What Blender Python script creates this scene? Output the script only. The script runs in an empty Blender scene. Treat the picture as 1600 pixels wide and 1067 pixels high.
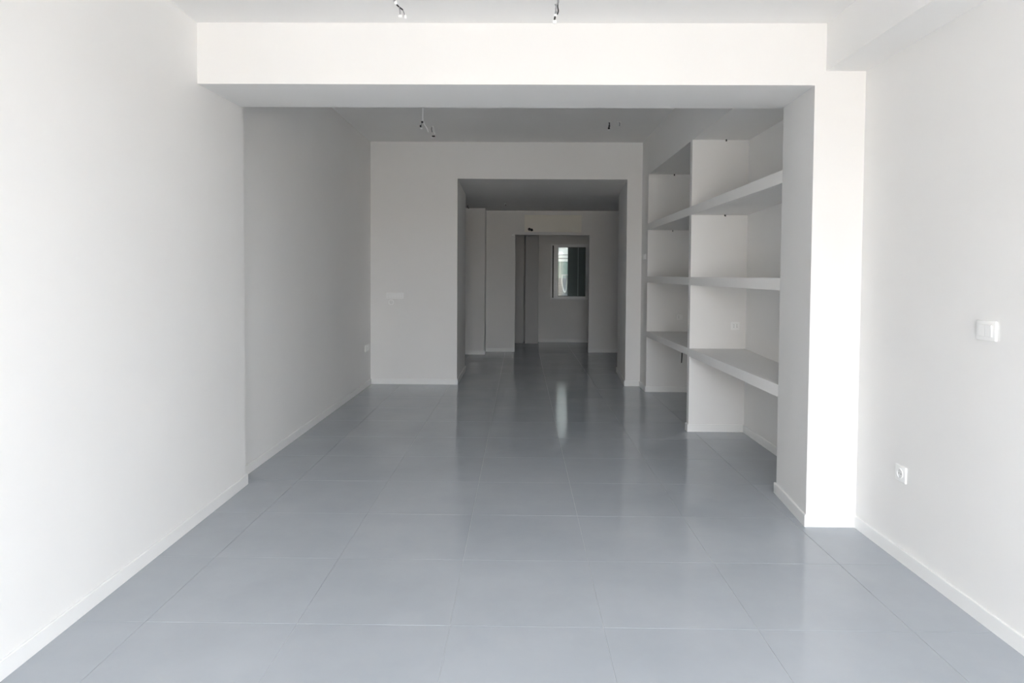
import bpy, bmesh, math, random
from mathutils import Vector, Matrix
random.seed(7)
scene = bpy.context.scene
COL = scene.collection

# ------------------------------------------------------------------ camera
H, F_PX = 1.372, 1038.14                       # eye height (m), focal length in pixels of the 1600 px frame
PITCH, YAW, ROLL = -0.0333, 0.0129, 0.0063
cam = bpy.data.cameras.new('camera')
cam.sensor_fit = 'HORIZONTAL'; cam.sensor_width = 36.0
cam.lens = F_PX * 36.0 / 1600.0
cam.shift_y = -70.22 / 1600.0
cam.clip_start, cam.clip_end = 0.05, 200
cam_ob = bpy.data.objects.new('camera', cam); COL.objects.link(cam_ob)
fw = Vector((-math.sin(YAW) * math.cos(PITCH), math.cos(YAW) * math.cos(PITCH), math.sin(PITCH)))
r0 = Vector((math.cos(YAW), math.sin(YAW), 0)); u0 = r0.cross(fw)
rt = r0 * math.cos(ROLL) + u0 * math.sin(ROLL)
up = u0 * math.cos(ROLL) - r0 * math.sin(ROLL)
M = Matrix((rt, up, -fw)).transposed().to_4x4(); M.translation = (0, 0, H)
cam_ob.matrix_world = M
scene.camera = cam_ob

# ------------------------------------------------------------------ sky and exposure
world = bpy.data.worlds.new('overcast_sky'); scene.world = world
world.use_nodes = True
bg = world.node_tree.nodes['Background']
bg.inputs['Color'].default_value = (0.90, 0.96, 1.04, 1)
bg.inputs['Strength'].default_value = 4.0
scene.view_settings.view_transform = 'Standard'
scene.view_settings.look = 'None'
scene.view_settings.gamma = 1.0
scene.view_settings.use_curve_mapping = False
scene.view_settings.exposure = 2.25
scene.cycles.use_denoising = True
scene.cycles.use_adaptive_sampling = True
scene.cycles.adaptive_threshold = 0.02
scene.cycles.max_bounces = 12
scene.cycles.diffuse_bounces = 8
scene.cycles.glossy_bounces = 6
scene.cycles.transmission_bounces = 8
scene.cycles.sample_clamp_indirect = 0

FRONT = -1.30                                   # plane of the open shop front behind the camera
OPEN_X0, OPEN_X1, OPEN_Z = -0.70, 1.80, 2.35    # the open shop front
def portal(name, x0, x1, y, z0, z1, face):
    L = bpy.data.lights.new(name, 'AREA'); L.shape = 'RECTANGLE'
    L.size, L.size_y = x1 - x0, z1 - z0
    L.cycles.is_portal = True
    o = bpy.data.objects.new(name, L); COL.objects.link(o)
    o.location = ((x0 + x1) / 2, y, (z0 + z1) / 2)
    o.rotation_euler = (math.radians(90 * face), 0, 0)   # +1: shines towards +Y, -1: towards -Y
    return o
portal('sky_portal_front', OPEN_X0, OPEN_X1, FRONT - 0.2, 0.0, OPEN_Z, 1)
portal('sky_portal_window', 0.66, 1.35, 13.85, 0.9, 1.95, -1)

# ------------------------------------------------------------------ materials
def mat(name, color, rough=0.6, var=0.0, var_scale=3.0, bump=0.0, bump_scale=200.0, spec=0.5, metal=0.0):
    m = bpy.data.materials.new(name); m.use_nodes = True
    nt = m.node_tree; b = nt.nodes['Principled BSDF']
    b.inputs['Base Color'].default_value = (*color, 1)
    b.inputs['Roughness'].default_value = rough
    b.inputs['Metallic'].default_value = metal
    b.inputs['Specular IOR Level'].default_value = spec
    geo = nt.nodes.new('ShaderNodeNewGeometry')
    if var > 0:
        n = nt.nodes.new('ShaderNodeTexNoise'); n.inputs['Scale'].default_value = var_scale
        n.inputs['Detail'].default_value = 5
        nt.links.new(geo.outputs['Position'], n.inputs['Vector'])
        r = nt.nodes.new('ShaderNodeValToRGB')
        r.color_ramp.elements[0].position = 0.3; r.color_ramp.elements[1].position = 0.7
        r.color_ramp.elements[0].color = (*[c * (1 - var) for c in color], 1)
        r.color_ramp.elements[1].color = (*[min(1, c * (1 + var)) for c in color], 1)
        nt.links.new(n.outputs['Fac'], r.inputs['Fac'])
        nt.links.new(r.outputs['Color'], b.inputs['Base Color'])
    if bump > 0:
        n2 = nt.nodes.new('ShaderNodeTexNoise'); n2.inputs['Scale'].default_value = bump_scale
        n2.inputs['Detail'].default_value = 3
        nt.links.new(geo.outputs['Position'], n2.inputs['Vector'])
        bp = nt.nodes.new('ShaderNodeBump'); bp.inputs['Strength'].default_value = bump
        bp.inputs['Distance'].default_value = 0.001
        nt.links.new(n2.outputs['Fac'], bp.inputs['Height'])
        nt.links.new(bp.outputs['Normal'], b.inputs['Normal'])
    return m

PAINT = mat('wall_paint', (0.83, 0.824, 0.812), 0.75, var=0.012, var_scale=1.5, bump=0.05, bump_scale=160, spec=0.25)
SKIRT = mat('skirting_paint', (0.86, 0.86, 0.85), 0.4, var=0.01, spec=0.4)
GROUT = mat('grout', (0.50, 0.515, 0.53), 0.85, var=0.1, var_scale=20)
PLASTIC = mat('white_plastic', (0.92, 0.92, 0.91), 0.3, var=0.01)
GREYP = mat('grey_plastic', (0.62, 0.62, 0.61), 0.4, var=0.01)
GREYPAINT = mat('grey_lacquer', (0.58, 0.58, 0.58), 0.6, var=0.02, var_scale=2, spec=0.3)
PLASTIC2 = mat('white_plastic_insert', (0.80, 0.80, 0.79), 0.35, var=0.01)
DARK = mat('black_rubber', (0.02, 0.02, 0.02), 0.5, var=0.1)
WIREG = mat('grey_wire', (0.30, 0.30, 0.31), 0.45, var=0.05)
CREAM = mat('cream_panel', (0.91, 0.885, 0.81), 0.5, var=0.01)
PVC = mat('window_pvc', (0.90, 0.91, 0.92), 0.3, var=0.01)
METAL = mat('brushed_metal', (0.6, 0.6, 0.6), 0.35, var=0.05, metal=1.0)
SHUTTER = mat('dark_panel', (0.035, 0.042, 0.042), 0.6, var=0.1, var_scale=8)
BLOCK = mat('grey_block', (0.125, 0.137, 0.155), 0.85, var=0.12, var_scale=6, bump=0.3, bump_scale=60)
GREEN = mat('pale_green_sheet', (0.20, 0.27, 0.24), 0.7, var=0.15, var_scale=5)
RENDERW = mat('white_render', (0.50, 0.50, 0.485), 0.8, var=0.04, var_scale=2, bump=0.2, bump_scale=50)
PAVE = mat('pavement', (0.47, 0.40, 0.325), 0.9, var=0.12, var_scale=3, bump=0.2, bump_scale=40)
CLOTH = mat('white_cloth', (0.82, 0.82, 0.80), 0.9, var=0.03, var_scale=12)

def tile_mat():
    m = mat('grey_porcelain', (0.29, 0.31, 0.335), 0.15, spec=0.27)
    nt = m.node_tree; b = nt.nodes['Principled BSDF']
    geo = [n for n in nt.nodes if n.type == 'NEW_GEOMETRY'][0]
    n = nt.nodes.new('ShaderNodeTexNoise'); n.inputs['Scale'].default_value = 1.6; n.inputs['Detail'].default_value = 7
    n.inputs['Roughness'].default_value = 0.62
    nt.links.new(geo.outputs['Position'], n.inputs['Vector'])
    oi = nt.nodes.new('ShaderNodeObjectInfo')
    r = nt.nodes.new('ShaderNodeValToRGB')
    r.color_ramp.elements[0].position = 0.3; r.color_ramp.elements[1].position = 0.7
    r.color_ramp.elements[0].color = (0.356, 0.381, 0.410, 1)
    r.color_ramp.elements[1].color = (0.405, 0.428, 0.457, 1)
    nt.links.new(n.outputs['Fac'], r.inputs['Fac'])
    mr = nt.nodes.new('ShaderNodeMapRange'); mr.inputs['To Min'].default_value = 0.99; mr.inputs['To Max'].default_value = 1.01
    nt.links.new(oi.outputs['Random'], mr.inputs['Value'])
    mx = nt.nodes.new('ShaderNodeVectorMath'); mx.operation = 'SCALE'
    nt.links.new(r.outputs['Color'], mx.inputs[0]); nt.links.new(mr.outputs['Result'], mx.inputs['Scale'])
    nt.links.new(mx.outputs['Vector'], b.inputs['Base Color'])
    n3 = nt.nodes.new('ShaderNodeTexNoise'); n3.inputs['Scale'].default_value = 4; n3.inputs['Detail'].default_value = 6
    nt.links.new(geo.outputs['Position'], n3.inputs['Vector'])
    m3 = nt.nodes.new('ShaderNodeMapRange'); m3.inputs['To Min'].default_value = 0.08; m3.inputs['To Max'].default_value = 0.13
    nt.links.new(n3.outputs['Fac'], m3.inputs['Value']); nt.links.new(m3.outputs['Result'], b.inputs['Roughness'])
    return m
TILE = tile_mat()

def glass_mat():
    m = bpy.data.materials.new('window_glass'); m.use_nodes = True
    nt = m.node_tree; nt.nodes.clear()
    out = nt.nodes.new('ShaderNodeOutputMaterial')
    tr = nt.nodes.new('ShaderNodeBsdfTransparent'); tr.inputs['Color'].default_value = (0.90, 0.93, 0.92, 1)
    gl = nt.nodes.new('ShaderNodeBsdfGlossy'); gl.inputs['Roughness'].default_value = 0.02
    fr = nt.nodes.new('ShaderNodeFresnel'); fr.inputs['IOR'].default_value = 1.45
    mx = nt.nodes.new('ShaderNodeMixShader')
    nt.links.new(fr.outputs['Fac'], mx.inputs['Fac']); nt.links.new(tr.outputs['BSDF'], mx.inputs[1])
    nt.links.new(gl.outputs['BSDF'], mx.inputs[2]); nt.links.new(mx.outputs['Shader'], out.inputs['Surface'])
    return m
GLASS = glass_mat()

# ------------------------------------------------------------------ helpers
def bm_box(bm, x0, x1, y0, y1, z0, z1, bevel=0.0, seg=2):
    g = bmesh.ops.create_cube(bm, size=1.0)
    for v in g['verts']:
        v.co = ((x0 + x1) / 2 + v.co.x * (x1 - x0), (y0 + y1) / 2 + v.co.y * (y1 - y0), (z0 + z1) / 2 + v.co.z * (z1 - z0))
    if bevel > 0:
        es = {e for v in g['verts'] for e in v.link_edges}
        bmesh.ops.bevel(bm, geom=list(es), offset=bevel, segments=seg, affect='EDGES', profile=0.5)
def bm_prism(bm, poly, z0, z1):
    """poly: list of (x, y) or (x, y, z_bottom), counter-clockwise from above; z1 top"""
    lo = [bm.verts.new((p[0], p[1], p[2] if len(p) > 2 else z0)) for p in poly]
    hi = [bm.verts.new((p[0], p[1], z1)) for p in poly]
    n = len(poly)
    bm.faces.new(lo[::-1]); bm.faces.new(hi)
    for i in range(n):
        bm.faces.new((lo[i], lo[(i + 1) % n], hi[(i + 1) % n], hi[i]))
def bm_cyl(bm, c, r, depth, axis='Y', seg=24, r2=None):
    rot = {'Y': Matrix.Rotation(math.radians(90), 4, 'X'), 'X': Matrix.Rotation(math.radians(90), 4, 'Y'), 'Z': Matrix()}[axis]
    bmesh.ops.create_cone(bm, cap_ends=True, segments=seg, radius1=r, radius2=r if r2 is None else r2, depth=depth,
                          matrix=Matrix.Translation(c) @ rot)
def bm_ring(bm, c, r_out, r_in, depth, seg=32):
    """flat ring in the XZ plane, thickness along Y (front at c.y - depth)"""
    cx, cy, cz = c
    rows = []
    for (r, y) in ((r_out, cy), (r_out, cy - depth), (r_in, cy - depth), (r_in, cy)):
        rows.append([bm.verts.new((cx + r * math.cos(2 * math.pi * k / seg), y, cz + r * math.sin(2 * math.pi * k / seg))) for k in range(seg)])
    for a in range(4):
        A, B = rows[a], rows[(a + 1) % 4]
        for k in range(seg):
            bm.faces.new((A[k], A[(k + 1) % seg], B[(k + 1) % seg], B[k]))
def bm_tube(bm, pts, r, seg=8):
    pts = [Vector(p) for p in pts]
    # smooth the path
    for _ in range(2):
        q = [pts[0]]
        for a, b in zip(pts[:-1], pts[1:]):
            q += [a.lerp(b, 0.25), a.lerp(b, 0.75)]
        q.append(pts[-1]); pts = q
    rings = []
    for i, p in enumerate(pts):
        t = (pts[min(i + 1, len(pts) - 1)] - pts[max(i - 1, 0)])
        t = t.normalized() if t.length > 1e-9 else Vector((0, 0, 1))
        ref = Vector((0, 1, 0)) if abs(t.y) < 0.9 else Vector((1, 0, 0))
        a = t.cross(ref).normalized(); b = t.cross(a)
        rings.append([bm.verts.new(p + a * r * math.cos(2 * math.pi * k / seg) + b * r * math.sin(2 * math.pi * k / seg)) for k in range(seg)])
    for A, B in zip(rings[:-1], rings[1:]):
        for k in range(seg):
            bm.faces.new((A[k], A[(k + 1) % seg], B[(k + 1) % seg], B[k]))
    bm.faces.new(rings[0][::-1]); bm.faces.new(rings[-1])
def obj(name, bm, m, parent=None, smooth=False):
    bmesh.ops.recalc_face_normals(bm, faces=bm.faces[:])
    me = bpy.data.meshes.new(name); bm.to_mesh(me); bm.free()
    me.materials.append(m)
    if smooth:
        for p in me.polygons: p.use_smooth = True
        try: me.set_sharp_from_angle(angle=math.radians(40))
        except Exception: pass
    o = bpy.data.objects.new(name, me); COL.objects.link(o)
    if parent is not None: o.parent = parent
    return o
def tag(o, label=None, cat=None, group=None, kind=None):
    if label: o['label'] = label
    if cat: o['category'] = cat
    if group: o['group'] = group
    if kind: o['kind'] = kind
    return o
def empty(name, loc, rotz=0.0):
    o = bpy.data.objects.new(name, None); COL.objects.link(o)
    o.location = loc; o.rotation_euler = (0, 0, rotz); o.empty_display_size = 0.05
    return o
def sbox(name, x0, x1, y0, y1, z0, z1, m=None, label=None, bevel=0.0):
    bm = bmesh.new(); bm_box(bm, x0, x1, y0, y1, z0, z1, bevel)
    return tag(obj(name, bm, m or PAINT), label, kind='structure')
def sprism(name, poly, z0, z1, m=None, label=None):
    bm = bmesh.new(); bm_prism(bm, poly, z0, z1)
    return tag(obj(name, bm, m or PAINT), label, kind='structure')

# ------------------------------------------------------------------ plan of the place (metres; camera above the origin, +Y into the shop)
XLF, A_L = -1.764, -0.015
def XL(y): return XLF + A_L * (y - 3.626)
XLM, XP, XPB, XR, XS, XA, XD = -1.8594, 1.5737, 1.6258, 1.8453, 1.6324, 1.9712, 1.4837
YF, YBL, YBR, YB = 3.626, 4.2401, 4.1837, 4.2139
YD, YD2, YE, YO, YV, YW, YK = 5.8271, 7.8087, 8.2077, 9.4215, 11.3287, 11.7473, 13.5095
ZC, ZB, ZBB, ZS, ZM, ZA, ZO, ZF, ZT = 2.7254, 2.397, 2.4185, 2.4737, 2.9933, 2.548, 2.5437, 2.4944, 2.0721
XO1, XO2, XO2B, XV, XT1, XT2 = -0.7845, 1.3006, 1.3767, -0.6118, -0.0985, 1.2066
XOUT, TOP = 2.25, 3.25
DIV = 0.068                                     # thickness of the partition between the two bays

# floor bed, then each tile as its own piece
bm = bmesh.new()
bm_box(bm, -XOUT, XOUT, FRONT - 0.3, YO, -0.12, -0.0016); bm_box(bm, -4.7, 4.7, YO, 13.85, -0.12, -0.0016)
floor = tag(obj('floor', bm, GROUT), kind='structure', label='floor of square grey porcelain tiles with thin pale joints')
TX0, TY0, TS, GAP = 0.3316, 2.5468, 0.5986, 0.0017
xlo, xhi, ylo, yhi = -4.5, 4.5, FRONT - 0.3, 13.8
i0 = math.floor((xlo - TX0) / TS); i1 = math.ceil((xhi - TX0) / TS)
j0 = math.floor((ylo - TY0) / TS); j1 = math.ceil((yhi - TY0) / TS)
def tile_mesh(w, d):
    bm = bmesh.new(); bm_box(bm, -w / 2, w / 2, -d / 2, d / 2, -0.009, 0.0)
    top = [e for e in bm.edges if all(abs(v.co.z) < 1e-6 for v in e.verts)]
    bmesh.ops.bevel(bm, geom=top, offset=0.0006, segments=1, affect='EDGES')
    me = bpy.data.meshes.new('tile'); bm.to_mesh(me); bm.free(); me.materials.append(TILE)
    return me
tile_cache = {}
for j in range(j0, j1):
    for i in range(i0, i1):
        xa, xb = max(xlo, TX0 + i * TS) , min(xhi, TX0 + (i + 1) * TS)
        ya, yb = max(ylo, TY0 + j * TS), min(yhi, TY0 + (j + 1) * TS)
        w, d = round(xb - xa - GAP, 4), round(yb - ya - GAP, 4)
        if w < 0.02 or d < 0.02: continue
        cx, cy = (xa + xb) / 2, (ya + yb) / 2
        # only tiles that lie in open floor
        if cy < YO and (xb < -2.0 or xa > 2.0): continue
        if cy > YF + 0.3 and cy < YE and cx < XLM - 0.25: continue
        if YE + 0.3 < cy < YO - 0.3 and (xb < XO1 - 0.02 or xa > XO2B + 0.02): continue
        if cy > YV + 0.4 and xb < XV: continue
        if (w, d) not in tile_cache: tile_cache[(w, d)] = tile_mesh(w, d)
        t = bpy.data.objects.new('tile', tile_cache[(w, d)]); COL.objects.link(t)
        t.location = (cx, cy, random.uniform(-0.00015, 0.00015)); t.parent = floor
        t.rotation_euler = (random.uniform(-0.0002, 0.0002), random.uniform(-0.0002, 0.0002), 0)

# near room
sprism('wall_left', [(-XOUT, FRONT), (XL(FRONT), FRONT), (XL(YBL), YBL), (-XOUT, YBL)], 0, TOP, None, 'long bright white wall on the left of the near room')
sbox('wall_right', XR, XOUT, FRONT, YF, 0, TOP, None, 'white wall with switch and socket on the right of the near room')
sbox('ceiling_front', -XOUT + 0.1, XOUT - 0.1, FRONT, YF, ZC, TOP - 0.1, None, 'flat white ceiling of the near room')
sbox('ceiling_boxing', XS, XR, FRONT, YF, ZS, ZC, None, 'white boxed soffit running along the right wall under the near ceiling')
bm = bmesh.new()                                 # the deep beam: front lower edge ZB, rear lower edge ZBB
bm_prism(bm, [(-XOUT + 0.02, YF, ZB), (XOUT - 0.02, YF, ZB), (XOUT - 0.02, YB, ZBB), (-XOUT + 0.02, YB, ZBB)], ZB, TOP - 0.02)
tag(obj('beam', bm, PAINT), 'deep white ceiling beam spanning the wide opening', kind='structure')
bm = bmesh.new()
zt = lambda y: ZB + (ZBB - ZB) * (y - YF) / (YB - YF)   # meets the sloping underside of the beam
_pl = [(XP, YF), (XOUT - 0.01, YF), (XOUT - 0.01, YBR), (XPB, YBR)]
_lo = [bm.verts.new((x, y, 0)) for x, y in _pl]; _hi = [bm.verts.new((x, y, zt(y))) for x, y in _pl]
bm.faces.new(_lo[::-1]); bm.faces.new(_hi)
for k in range(4): bm.faces.new((_lo[k], _lo[(k + 1) % 4], _hi[(k + 1) % 4], _hi[k]))
tag(obj('column_right', bm, PAINT), 'white pier at the right end of the beam', kind='structure')
# shop front behind the camera: piers, lintel, and the open doorway the daylight comes through
sbox('wall_front_left', -XOUT, OPEN_X0, FRONT - 0.3, FRONT, 0, TOP, None, 'left pier of the open shop front')
sbox('wall_front_right', OPEN_X1, XOUT, FRONT - 0.3, FRONT, 0, TOP, None, 'right pier of the open shop front')
sbox('wall_front_top', OPEN_X0, OPEN_X1, FRONT - 0.3, FRONT, OPEN_Z, TOP, None, 'lintel over the open shop front')

# middle room
sbox('wall_middle_left', -XOUT, XLM, YBL, YE, 0, TOP, None, 'shaded grey-white wall on the left of the middle room')
sbox('ceiling_middle', -XOUT, XD + 0.2, YB, YE, ZM, TOP, None, 'ceiling of the middle room')
sbox('wall_alcove', XA, XOUT, YBR, YD2, 0, TOP, None, 'back wall of the shelving alcove')
sbox('trim_1', XD, XA, YBR, YD2, ZA, TOP - 0.01, None, 'white bulkhead over the shelving alcove')
sbox('wall_divider', XD, XA, YD, YD + DIV, 0, ZA, None, 'thin white partition between the two shelving bays')
sbox('wall_alcove_end', XD, XOUT, YD2, YE, 0, TOP, None, 'white wall closing the far end of the shelving alcove')
bm = bmesh.new()
bm_prism(bm, [(-4.7, YE), (XO1, YE), (XO1, YO), (-4.7, YO)], 0, TOP)
bm_prism(bm, [(XO2, YE), (4.7, YE), (4.7, YO), (XO2B, YO)], 0, TOP)
bm_prism(bm, [(XO1, YE, ZO), (XO2, YE, ZO), (XO2B, YO, ZF), (XO1, YO, ZF)], ZF, TOP)
tag(obj('wall_end', bm, PAINT), 'white end wall of the middle room with a wide square passage', kind='structure')

# far room
sbox('ceiling_far', -4.7, 4.7, YO, 13.8, ZF, TOP, None, 'dim ceiling of the far room')
sbox('wall_far_left', -4.7, -4.5, YO, 13.8, 0, ZF, None, 'left wall of the far room')
sbox('wall_far_right', 4.5, 4.7, YO, 13.8, 0, ZF, None, 'right wall of the far room')
sbox('wall_far_pier', -4.5, XV, YV, YW + 0.12, 0, ZF, None, 'grey-white pier standing forward beside the far doorway wall')
bm = bmesh.new()
bm_box(bm, XV, XT1, YW, YW + 0.12, 0, ZF); bm_box(bm, XT2, 4.5, YW, YW + 0.12, 0, ZF); bm_box(bm, XT1, XT2, YW, YW + 0.12, ZT, ZF)
tag(obj('wall_far', bm, PAINT), 'far wall with a tall doorway opening and a pale panel over it', kind='structure')
# back corridor
WX0, WX1, WZ0, WZ1 = 0.611, 1.375, 0.871, 1.996
bm = bmesh.new()
bm_box(bm, -4.5, WX0, YK, YK + 0.3, 0, ZF); bm_box(bm, WX1, 4.5, YK, YK + 0.3, 0, ZF)
bm_box(bm, WX0, WX1, YK, YK + 0.3, 0, WZ0); bm_box(bm, WX0, WX1, YK, YK + 0.3, WZ1, ZF)
tag(obj('wall_back', bm, PAINT), 'back wall behind the far doorway with the small window', kind='structure')
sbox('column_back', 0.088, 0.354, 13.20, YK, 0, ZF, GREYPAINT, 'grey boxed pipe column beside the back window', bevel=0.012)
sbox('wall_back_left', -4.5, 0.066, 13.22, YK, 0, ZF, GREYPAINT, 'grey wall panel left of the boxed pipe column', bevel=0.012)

# baseboards
BH, BT = 0.066, 0.012
def base(name, pts, label):
    """closed plan polygon of the board, small rounded top edge"""
    bm = bmesh.new(); bm_prism(bm, pts, 0.0002, BH)
    top = [e for e in bm.edges if all(abs(v.co.z - BH) < 1e-6 for v in e.verts)]
    bmesh.ops.bevel(bm, geom=top, offset=0.0025, segments=2, affect='EDGES')
    return tag(obj(name, bm, SKIRT), label, kind='structure')
def rect(x0, x1, y0, y1): return [(x0, y0), (x1, y0), (x1, y1), (x0, y1)]
base('baseboard_left', [(XL(FRONT), FRONT), (XL(FRONT) + BT, FRONT), (XL(YBL) + BT, YBL + BT), (XL(YBL), YBL + BT)], 'white skirting along the left wall of the near room')
base('baseboard_right', rect(XR - BT, XR, FRONT, YF - BT), 'white skirting along the right wall of the near room')
base('baseboard_column', [(XP - BT, YF - BT), (XR, YF - BT), (XR, YF), (XP, YF), (XPB, YBR), (XPB, YBR + BT), (XPB - BT, YBR + BT)], 'white skirting wrapping the right pier')
base('baseboard_middle_left', rect(XLM, XLM + BT, YBL, YE - BT), 'white skirting along the middle room left wall')
base('baseboard_end_left', [(XLM, YE - BT), (XO1 + BT, YE - BT), (XO1 + BT, YO), (XO1, YO), (XO1, YE), (XLM, YE)], 'white skirting left of the square passage')
base('baseboard_end_right', [(XO2 - BT, YE - BT), (XD, YE - BT), (XD, YE), (XO2, YE), (XO2B, YO), (XO2B - BT, YO)], 'white skirting right of the square passage')
base('baseboard_alcove_end', [(XD - BT, YD2 - BT), (XA, YD2 - BT), (XA, YD2), (XD, YD2), (XD, YE - BT), (XD - BT, YE - BT)], 'white skirting at the far end of the alcove')
base('baseboard_divider', [(XD - BT, YD - BT), (XA - BT, YD - BT), (XA - BT, YD), (XD, YD), (XD, YD + DIV), (XD - BT, YD + DIV)], 'white skirting around the foot of the shelving partition')
base('baseboard_alcove', rect(XA - BT, XA, YBR, YD), 'white skirting along the alcove back wall')
base('baseboard_far_pier', rect(-4.5, XV + BT, YV - BT, YV), 'pale skirting along the far pier')
base('baseboard_far_left', rect(XV, XT1, YW - BT, YW), 'pale skirting left of the far doorway')
base('baseboard_far_right', rect(XT2, 4.5, YW - BT, YW), 'pale skirting right of the far doorway')
base('baseboard_back', rect(0.354, 4.5, YK - BT, YK), 'pale skirting under the back window')

# ------------------------------------------------------------------ shelves
def shelf(label, near, mid, far):
    """(top, bottom) heights at the pier, at the partition and at the far end; the near bay's front leans out to the pier"""
    st = [(YBR + 0.001, XPB + 0.003, *near), (YD - 0.001, XD - 0.004, *mid), (YD + DIV + 0.001, XD - 0.004, *mid), (YD2 - 0.001, XD - 0.004, *far)]
    org = Vector((XD, YBR, near[1]))
    root = tag(empty('wall_shelf', org), label, 'shelf', 'built-in shelves in the alcove')
    def slab(name, A, B, da, db, bev=0.0):
        """A, B: stations; da, db: depth range behind the front line (db None: to the alcove wall)"""
        bm = bmesh.new()
        pl = [(A[1] + da, A), (XA - 0.001 if db is None else A[1] + db, A), (XA - 0.001 if db is None else B[1] + db, B), (B[1] + da, B)]
        lo = [bm.verts.new((x, S[0], S[3])) for x, S in pl]; hi = [bm.verts.new((x, S[0], S[2])) for x, S in pl]
        bm.faces.new(lo[::-1]); bm.faces.new(hi)
        for k in range(4): bm.faces.new((lo[k], lo[(k + 1) % 4], hi[(k + 1) % 4], hi[k]))
        if bev: bmesh.ops.bevel(bm, geom=bm.edges[:], offset=bev, segments=2, affect='EDGES')
        for v in bm.verts: v.co -= org
        return obj(name, bm, PAINT, root)
    slab('board', st[0], st[1], 0.03, None); slab('board', st[2], st[3], 0.03, None)
    slab('front_edge', st[0], st[1], 0, 0.03, 0.0015); slab('front_edge', st[1], st[2], 0, 0.0035); slab('front_edge', st[2], st[3], 0, 0.03, 0.0015)
    return root
shelf('topmost thick white shelf of the alcove, well above eye level', (2.034, 1.954), (1.974, 1.8997), (1.974, 1.8997))
shelf('middle thick white shelf of the alcove, seen edge-on at eye level', (1.360, 1.282), (1.358, 1.2886), (1.358, 1.2886))
shelf('lowest white alcove shelf, a desk-height counter seen from above', (0.686, 0.609), (0.733, 0.666), (0.7148, 0.6506))

# ------------------------------------------------------------------ sockets and switches (local frame: back on the wall at y=0, facing -Y)
def plate(root, w, h, d=0.009, name='cover_plate'):
    bm = bmesh.new(); bm_box(bm, -w / 2, w / 2, -d, -0.0003, -h / 2, h / 2, 0.003, 3)
    return obj(name, bm, PLASTIC, root, True)
def round_socket(label, loc, rotz, w=0.086, h=0.078, group=None):
    r = tag(empty('wall_socket', loc, rotz), label, 'socket', group)
    plate(r, w, h)
    bm = bmesh.new(); bm_ring(bm, (0, -0.0088, 0), 0.0245, 0.0205, 0.0035); obj('socket_rim', bm, PLASTIC, r, True)
    bm = bmesh.new(); bm_cyl(bm, (0, -0.0094, 0), 0.0207, 0.0012); obj('socket_face', bm, PLASTIC2, r)
    for sx in (-0.0095, 0.0095):
        bm = bmesh.new(); bm_cyl(bm, (sx, -0.0102, 0), 0.0026, 0.0008, seg=12); obj('pin_hole', bm, DARK, r)
    for sz in (-0.0185, 0.0185):
        bm = bmesh.new(); bm_box(bm, -0.003, 0.003, -0.0112, -0.0098, sz - 0.0018, sz + 0.0018); obj('earth_clip', bm, METAL, r)
    return r
def module_plate(label, loc, rotz, w, h, n, name='light_switch', cat='switch', kinds=None, frac=0.68):
    r = tag(empty(name, loc, rotz), label, cat)
    plate(r, w, h)
    iw, ih = w * frac, h * 0.58
    bm = bmesh.new(); bm_box(bm, -iw / 2 - 0.0015, iw / 2 + 0.0015, -0.0098, -0.0086, -ih / 2 - 0.0015, ih / 2 + 0.0015, 0.0004, 1)
    obj('insert_frame', bm, PLASTIC2, r)
    mw = iw / n
    for k in range(n):
        x0 = -iw / 2 + k * mw
        kind = kinds[k] if kinds else 'rocker'
        bm = bmesh.new()
        if kind == 'rocker':
            g = bmesh.ops.create_cube(bm, size=1.0)
            for v in g['verts']:
                y = (-0.0145 if v.co.z > 0 else -0.0125) if v.co.y < 0 else -0.0095
                v.co = (x0 + mw / 2 + v.co.x * (mw - 0.0012), y, v.co.z * ih)
            bmesh.ops.bevel(bm, geom=bm.edges[:], offset=0.0008, segments=2, affect='EDGES')
            obj('rocker', bm, PLASTIC, r)
        else:
            bm_box(bm, x0 + 0.0006, x0 + mw - 0.0006, -0.0115, -0.0095, -ih / 2, ih / 2, 0.0006, 1)
            m_ = obj('socket_module', bm, PLASTIC, r)
            for q in (-0.011, 0.0, 0.011):
                bm = bmesh.new(); bm_cyl(bm, (x0 + mw / 2, -0.0118, q), 0.0024, 0.0008, seg=12); obj('pin_hole', bm, DARK, m_)
    return r
RIGHT, LEFT = math.radians(-90), math.radians(90)
module_plate('white two-rocker light switch plate on the right wall of the near room', (XR, 2.641, 1.1625), RIGHT, 0.110, 0.078, 2)
round_socket('white round-faced power socket low on the right wall near the pier', (XR, 3.199, 0.424), RIGHT)
module_plate('wide white switch plate on the end wall left of the square passage', (-1.555, YE, 1.099), 0, 0.218, 0.078, 5, frac=0.78)
round_socket('white power socket low on the shaded left wall of the middle room', (XLM, 8.0, 0.471), LEFT, 0.21, 0.078)
module_plate('white socket plate in the nearer alcove bay above the desk shelf', (1.878, YD, 0.934), 0, 0.076, 0.072, 2, 'wall_socket', 'socket', ['socket', 'socket'])
module_plate('small dim socket plate in the farther alcove bay above the desk shelf', (1.868, YD2, 0.885), 0, 0.078, 0.066, 2, 'wall_socket', 'socket', ['socket', 'rocker'])
module_plate('small dim switch on the narrow wall strip between passage and shelves', (XD, 7.985, 1.592), RIGHT, 0.17, 0.07, 3)
r = tag(empty('thermostat', (-1.601, YE, 1.019)), 'round white dial under the wide switch plate on the end wall', 'thermostat')
bm = bmesh.new(); bm_ring(bm, (0, -0.0003, 0), 0.034, 0.024, 0.016); obj('dial_rim', bm, PLASTIC, r, True)
bm = bmesh.new(); bm_cyl(bm, (0, -0.005, 0), 0.0245, 0.0094); obj('dial_face', bm, PLASTIC2, r)
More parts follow.
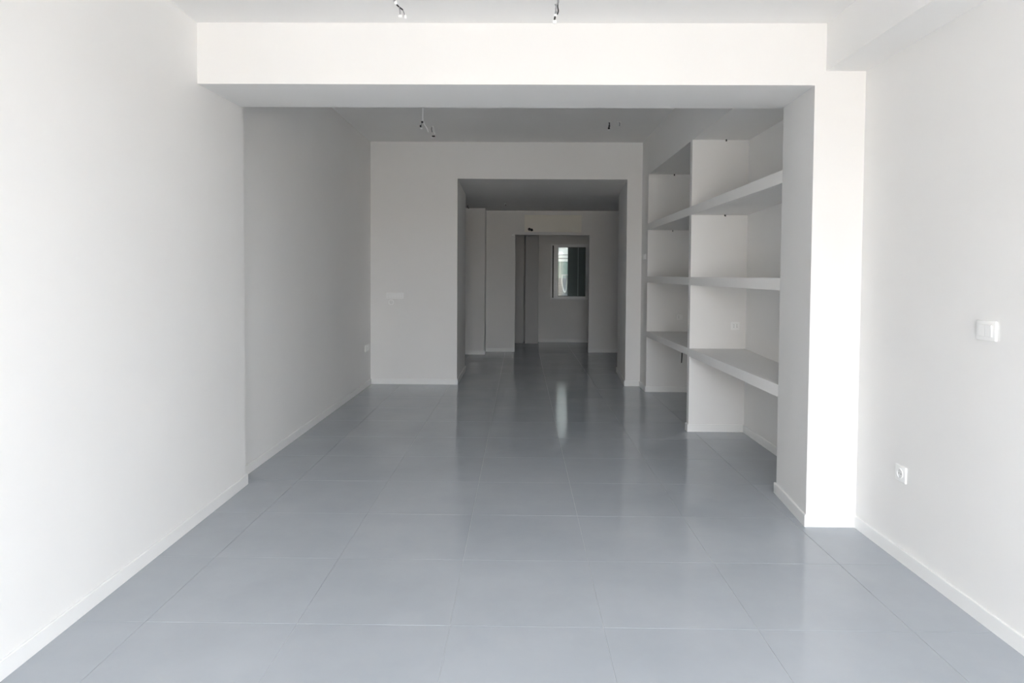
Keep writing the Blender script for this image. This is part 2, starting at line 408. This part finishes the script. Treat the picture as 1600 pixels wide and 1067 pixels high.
bm = bmesh.new(); bm_box(bm, -0.002, 0.002, -0.0112, -0.0095, 0.004, 0.02); obj('pointer', bm, PLASTIC, r)

# ------------------------------------------------------------------ loose cable ends hanging from the ceilings
def cable(label, anchor, wires, blocks, rose=True, group='loose cable ends hanging from ceilings', name='hanging_cable', cat='cable'):
    """wires: (part, pts, radius, material); blocks: (part, centre, size, material); metres from the anchor on the ceiling"""
    r = tag(empty(name, anchor), label, cat, group)
    if rose:
        bm = bmesh.new(); bm_cyl(bm, (0, 0, -0.004), 0.016, 0.0078, 'Z', 20, 0.018); obj('ceiling_grommet', bm, PLASTIC2, r, True)
    for part, pts, rad, m in wires:
        bm = bmesh.new(); bm_tube(bm, pts, rad); obj(part, bm, m, r, True)
    for part, c, s, m in blocks:
        bm = bmesh.new(); bm_box(bm, c[0] - s[0] / 2, c[0] + s[0] / 2, c[1] - s[1] / 2, c[1] + s[1] / 2, c[2] - s[2] / 2, c[2] + s[2] / 2, min(s) * 0.28, 2)
        obj(part, bm, m, r, True)
    return r
P = 0.00308                                       # millimetre-scale unit used for the two near cables (about 3 mm)
cable('near ceiling cable forking into two white terminal blocks, left of the pair', (-0.615, 3.2, ZC),
      [('sheath', [(0.004, 0, -0.006), (0.005, 0, -0.03), (0.006, 0, -0.06)], 0.0045, WIREG),
       ('wire', [(0.016, 0, -0.074), (0.026, 0.002, -0.083), (0.045, 0.004, -0.097)], 0.0035, DARK),
       ('wire', [(0.028, 0, -0.084), (0.031, 0, -0.10), (0.032, 0, -0.122)], 0.0028, WIREG),
       ('wire', [(0.044, 0.004, -0.096), (0.050, 0.004, -0.11), (0.053, 0.004, -0.124)], 0.0025, WIREG)],
      [('connector', (0.012, 0, -0.066), (0.013, 0.012, 0.016), PLASTIC),
       ('terminal_block', (0.034, 0, -0.128), (0.021, 0.014, 0.014), PLASTIC),
       ('terminal_block', (0.057, 0.004, -0.129), (0.010, 0.012, 0.018), PLASTIC)])
cable('near ceiling cable with twisted dark wires ending in white blocks, right of the pair', (0.167, 3.2, ZC),
      [('sheath', [(0.004, 0, -0.006), (0.004, 0, -0.03), (0.002, 0, -0.062)], 0.0045, WIREG),
       ('wire', [(-0.012, 0, -0.070), (-0.006, 0, -0.086), (-0.010, 0.002, -0.104), (-0.012, 0, -0.120)], 0.0028, WIREG),
       ('wire', [(0.002, 0, -0.060), (-0.001, 0.004, -0.080), (0.004, 0.002, -0.100), (0.000, 0, -0.116), (-0.006, 0, -0.120)], 0.0032, DARK),
       ('wire', [(0.001, -0.004, -0.064), (-0.008, -0.004, -0.082), (-0.010, -0.003, -0.098), (-0.004, -0.002, -0.114)], 0.0030, WIREG),
       ('wire', [(-0.012, 0, -0.126), (-0.013, 0, -0.134), (-0.015, 0, -0.146)], 0.0042, DARK)],
      [('connector', (-0.010, 0, -0.123), (0.014, 0.012, 0.012), PLASTIC),
       ('terminal_block', (-0.014, 0, -0.154), (0.018, 0.016, 0.017), PLASTIC)])
cable('thin pale cable with dark connectors hanging just behind the beam', (-0.948, 6.4, ZM),
      [('sheath', [(0.002, 0, -0.004), (0.001, 0, -0.08), (0.0, 0, -0.160)], 0.0065, PLASTIC),
       ('wire', [(0.0, 0, -0.160), (-0.010, 0, -0.185), (-0.016, 0, -0.215)], 0.003, WIREG),
       ('wire', [(0.004, 0, -0.160), (0.020, 0, -0.20), (0.038, 0.01, -0.225), (0.052, 0.01, -0.262)], 0.005, PLASTIC)],
      [('clip', (-0.004, 0, -0.170), (0.022, 0.016, 0.018), DARK),
       ('clip', (-0.020, 0, -0.208), (0.016, 0.014, 0.020), DARK),
       ('terminal_block', (-0.012, 0, -0.230), (0.024, 0.014, 0.015), PLASTIC)])
cable('forked dim cable with a pale terminal block on the middle room ceiling', (-0.985, 7.35, ZM),
      [('wire', [(-0.004, 0, -0.006), (-0.008, 0, -0.03), (0.0, 0, -0.066)], 0.006, WIREG),
       ('wire', [(0.010, 0, -0.006), (0.018, 0, -0.035), (0.026, 0, -0.085)], 0.005, PLASTIC2)],
      [('clip', (0.016, 0, -0.108), (0.034, 0.016, 0.016), DARK),
       ('terminal_block', (-0.004, 0, -0.124), (0.022, 0.016, 0.018), PLASTIC),
       ('connector', (0.027, 0, -0.082), (0.016, 0.012, 0.018), PLASTIC2)])
cable('short dark cable stub with pale tip at the right of the middle room ceiling', (0.925, 7.1, ZM),
      [('wire', [(0.0, 0, -0.004), (0.004, 0, -0.03), (-0.002, 0, -0.06)], 0.006, DARK)],
      [('clip', (0.002, 0, -0.046), (0.018, 0.014, 0.016), DARK),
       ('clip', (-0.002, 0, -0.070), (0.022, 0.014, 0.018), DARK),
       ('terminal_block', (-0.008, 0, -0.086), (0.018, 0.014, 0.012), PLASTIC)])
cable('faint flat cable stub right beside the short dark one on the middle ceiling', (1.03, 7.1, ZM),
      [('wire', [(0.0, 0, -0.004), (0.008, 0, -0.02), (0.004, 0, -0.045)], 0.005, WIREG)], [])
cable('curled dark cable end at the left of the far room ceiling', (-0.86, 10.8, ZF),
      [('wire', [(0, 0, -0.004), (-0.012, 0, -0.03), (0.0, 0, -0.05), (0.014, 0, -0.06)], 0.006, DARK)], [])
cable('small dark cable end at the middle of the far room ceiling', (-0.25, 10.6, ZF),
      [('wire', [(0, 0, -0.004), (0.002, 0, -0.03)], 0.006, DARK)], [])
G2 = 'black cable stubs in the shelving alcove'
cable('black cable stub under the ceiling of the nearer alcove bay', (1.765, YD - 0.03, ZA), [('wire', [(0, 0, -0.0002), (0.002, 0, -0.008), (0.0, -0.002, -0.016)], 0.0065, DARK)], [], False, G2)
cable('black cable stub under the topmost shelf in the nearer bay', (1.765, YD - 0.03, 1.8997), [('wire', [(-0.004, 0, -0.0002), (0.002, 0, -0.008), (0.006, -0.002, -0.013)], 0.0065, DARK)], [], False, G2)
cable('black cable stub under the ceiling of the farther alcove bay', (1.775, YD2 - 0.03, ZA), [('wire', [(0, 0, -0.0002), (0.002, 0, -0.01), (0.0, 0, -0.02)], 0.0065, DARK)], [], False, G2)
cable('grey cable stub under the topmost shelf in the farther bay', (1.765, YD2 - 0.03, 1.8997), [('wire', [(0, 0, -0.0002), (0.002, 0, -0.01), (0.0, 0, -0.02)], 0.0065, WIREG)], [], False, G2)
cable('black cable hanging under the desk shelf in the farther bay', (1.703, 7.0, 0.657), [('wire', [(0.0, 0, -0.0002), (0.003, 0, -0.10), (0.0, 0, -0.16), (-0.002, 0, -0.205)], 0.006, DARK)], [], False, G2)

# ------------------------------------------------------------------ far room things
r = tag(empty('wall_panel', (0.5615, YW, 2.12)), 'blank cream panel with two dark cable holes above the far doorway', 'panel')
bm = bmesh.new(); bm_box(bm, -0.5025, 0.5025, -0.03, -0.0005, 0, 0.298, 0.006, 2); obj('cover', bm, CREAM, r, True)
for cx, cz, rr in ((-0.415, 0.047, 0.026), (-0.375, 0.036, 0.024)):
    bm = bmesh.new(); bm_cyl(bm, (cx, -0.032, cz), rr, 0.006, seg=20); obj('cable_hole', bm, DARK, r)
bm = bmesh.new(); bm_tube(bm, [(-0.43, -0.034, 0.058), (-0.40, -0.05, 0.03), (-0.37, -0.05, 0.055), (-0.355, -0.036, 0.02)], 0.009); obj('cable_end', bm, DARK, r, True)
r = tag(empty('motion_sensor', (-0.136, YW, 2.057)), 'tiny white sensor box at the top left corner of the far doorway', 'sensor')
bm = bmesh.new(); bm_box(bm, -0.03, 0.03, -0.03, -0.0005, -0.022, 0.022, 0.006, 2); obj('housing', bm, PLASTIC, r, True)
bm = bmesh.new(); bm_cyl(bm, (0, -0.032, -0.004), 0.012, 0.006, seg=20); obj('lens', bm, PLASTIC2, r)

# back window: fixed frame, inner sash with one glass pane, handle and hinge caps
win = tag(empty('window_1', (WX0, YK, WZ0)), 'small white framed window in the back wall', kind='structure')
def rel(bm):
    for v in bm.verts: v.co -= Vector((WX0, YK, WZ0))
    return bm
def frame(name, x0, x1, z0, z1, wl, wr, wb, wt, ya, yb, bev=0.004):
    bm = bmesh.new()
    bm_box(bm, x0, x0 + wl, ya, yb, z0, z1, bev); bm_box(bm, x1 - wr, x1, ya, yb, z0, z1, bev)
    bm_box(bm, x0 + wl, x1 - wr, ya, yb, z0, z0 + wb, bev); bm_box(bm, x0 + wl, x1 - wr, ya, yb, z1 - wt, z1, bev)
    return obj(name, rel(bm), PVC, win)
frame('window_frame', WX0 + 0.001, WX1 - 0.001, WZ0 + 0.001, WZ1 - 0.001, 0.030, 0.03, 0.03, 0.03, YK - 0.012, YK + 0.07)
frame('window_stop', WX0 + 0.002, WX1 - 0.002, WZ0 + 0.002, WZ1 - 0.002, 0.085, 0.06, 0.05, 0.05, YK + 0.032, YK + 0.068)
bm = bmesh.new(); bm_box(bm, 0.6415, 0.6665, YK + 0.024, YK + 0.0315, WZ0 + 0.032, WZ1 - 0.032); obj('gap_shade', rel(bm), DARK, win)  # black strip standing in for the shadow gap between frame and sash
bm = bmesh.new()
for q in ((0.754, 0.762, 0.935, 1.930), (1.304, 1.312, 0.935, 1.930), (0.762, 1.304, 0.935, 0.943), (0.762, 1.304, 1.922, 1.930)):
    bm_box(bm, q[0], q[1], YK - 0.012, YK - 0.001, q[2], q[3])
obj('glazing_gasket', rel(bm), DARK, win)
sash = frame('window_sash', 0.668, 1.362, WZ0 + 0.012, WZ1 - 0.010, 0.086, 0.05, 0.052, 0.056, YK - 0.035, YK + 0.03)
bm = bmesh.new(); bm_box(bm, 0.750, 1.316, YK + 0.0, YK + 0.006, WZ0 + 0.06, WZ1 - 0.06); obj('pane', rel(bm), GLASS, win)
bm = bmesh.new(); bm_box(bm, 0.706, 0.728, YK - 0.05, YK - 0.0345, 1.25, 1.31, 0.004); bm_box(bm, 0.710, 0.724, YK - 0.062, YK - 0.049, 1.17, 1.30, 0.004)
obj('window_handle', rel(bm), METAL, win)
for hx in (0.628, 1.33):
    bm = bmesh.new(); bm_cyl(bm, (hx, YK - 0.03, WZ0 + 0.03), 0.011, 0.06, 'Z', 12); obj('hinge_cap', rel(bm), PLASTIC, win, True)

# ------------------------------------------------------------------ yard seen through the back window
tag(sbox('ground_yard', -8, 10, 13.85, 40, -0.25, -0.12, PAVE), 'paved yard behind the building')
r = tag(empty('yard_screen', (0.985, 13.95, -0.12)), 'dark grey-green screen standing right outside the back window', 'screen')
for k in range(4):
    bm = bmesh.new(); bm_box(bm, k * 0.215, k * 0.215 + 0.2149, 0, 0.03, 0, 2.6, 0.004, 1); obj('panel', bm, SHUTTER, r)
bm = bmesh.new(); bm_box(bm, 0, 1.29, 0.0305, 0.0318, 0, 2.6); obj('backing_sheet', bm, SHUTTER, r)
for zz in (0.3, 2.1):
    bm = bmesh.new(); bm_box(bm, 0, 1.29, 0.032, 0.07, zz, zz + 0.06); obj('rail', bm, WIREG, r)
bm = bmesh.new(); bm_box(bm, 0.209, 0.221, -0.006, -0.0005, 0, 2.6); obj('seam_strip', bm, WIREG, r)
blk = tag(empty('yard_wall', (0.2, 17.0, -0.12)), 'low wall of grey blocks in the yard behind the window', 'wall', kind='thing')
bm = bmesh.new(); bm_box(bm, -0.199, 0.199, 0, 0.2, -0.099, 0.099, 0.004, 1)
bmesh_me = bpy.data.meshes.new('block'); bm.to_mesh(bmesh_me); bm.free(); bmesh_me.materials.append(BLOCK)
for row in range(7):
    for k in range(-1, 6):
        b = bpy.data.objects.new('block', bmesh_me); COL.objects.link(b); b.parent = blk
        b.location = (k * 0.402 + (0.2 if row % 2 else 0), 0, 0.1 + row * 0.202)
r = tag(empty('green_fence', (0.3, 18.5, -0.12)), 'pale green sheet fence beyond the grey block wall', 'fence')
for k in range(6):
    bm = bmesh.new(); bm_box(bm, k * 0.4, k * 0.4 + 0.39, 0, 0.02, 0, 1.86, 0.004, 1); obj('sheet', bm, GREEN, r)
for k in (0, 3, 6):
    bm = bmesh.new(); bm_box(bm, k * 0.4 - 0.03, k * 0.4 + 0.03, 0.022, 0.08, 0, 1.9); obj('post', bm, WIREG, r)
r = tag(empty('white_building', (-1.0, 24.0, -0.12)), 'white rendered building at the far side of the yard', 'building')
bm = bmesh.new(); bm_box(bm, 0, 6, 0, 3, 0, 13.0); obj('wall', bm, RENDERW, r)
bm = bmesh.new(); bm_box(bm, -0.15, 6.15, -0.2, 3.1, 13.0, 13.15); obj('roof_edge', bm, RENDERW, r)
for x in (1.2, 2.9):
    bm = bmesh.new(); bm_box(bm, x, x + 0.5, -0.03, 0.02, 1.55, 1.95); w_ = obj('window', bm, PVC, r)
    bm = bmesh.new(); bm_box(bm, x + 0.05, x + 0.45, -0.036, -0.028, 1.6, 1.9); obj('pane', bm, SHUTTER, w_)
sbox('wall_sky_block_left', -2.2, -1.0, 13.85, 26, -0.12, 13, RENDERW, 'unseen tall wall added left of the yard to cut sky light')  # added out of view so that less sky lights the yard
sbox('wall_sky_block_right', 4.4, 5.6, 13.85, 26, -0.12, 13, RENDERW, 'unseen tall wall added right of the yard to cut sky light')  # matching unseen blocker, added to turn the yard into a light well
sbox('wall_sky_block_upper', -XOUT, 4.4, 9.5, 13.8, TOP, 13, RENDERW, 'unseen block added above the back rooms to cut sky light in the yard')  # added mass overhead, closes the light well on the house side
for zz, sag, lab in ((1.98, 0.05, 'upper dark cable strung across the yard'), (1.86, 0.03, 'lower dark cable strung across the yard')):
    bm = bmesh.new(); bm_tube(bm, [(-0.999, 0, 0.1), (1.0, 0, -sag), (4.399, 0, 0.1)], 0.01)
    o = obj('overhead_cable', bm, DARK); o.location = (0, 20.0, zz); tag(o, lab, 'cable', 'cables across the yard')
# white strap hanging in a long loop from the dark screen
bm = bmesh.new(); bm_tube(bm, [(0, 0, 0), (-0.01, 0, -0.15), (0.03, 0, -0.33), (0.06, 0, -0.36), (0.085, 0, -0.32), (0.10, 0, -0.12), (0.09, 0, 0.0)], 0.013)
bm_box(bm, -0.015, 0.115, -0.012, 0.012, -0.006, 0.02, 0.004)
o = obj('hanging_strap', bm, CLOTH, None, True); o.location = (0.872, 13.965, 1.36)
tag(o, 'white strap hanging in a long loop outside the back window', 'strap')

# ------------------------------------------------------------------ street in front of the shop
tag(sbox('ground_street', -40, 40, -60, FRONT - 0.3, -0.3, -0.12, PAVE), 'pavement and street in front of the shop')
sbox('wall_sky_block_low', -3.0, 26, -21, -15, -0.12, 2.65, PAVE, 'unseen low block added across the street to hold back low sky light')  # added unseen, height set to keep low sky out of the deep rooms
sbox('wall_sky_block_high', -26, -3.05, -21, -12, -0.12, 4.0, PAVE, 'unseen taller block added across the street to hold back light from the left')  # added unseen and made taller to dim the light on the right wall
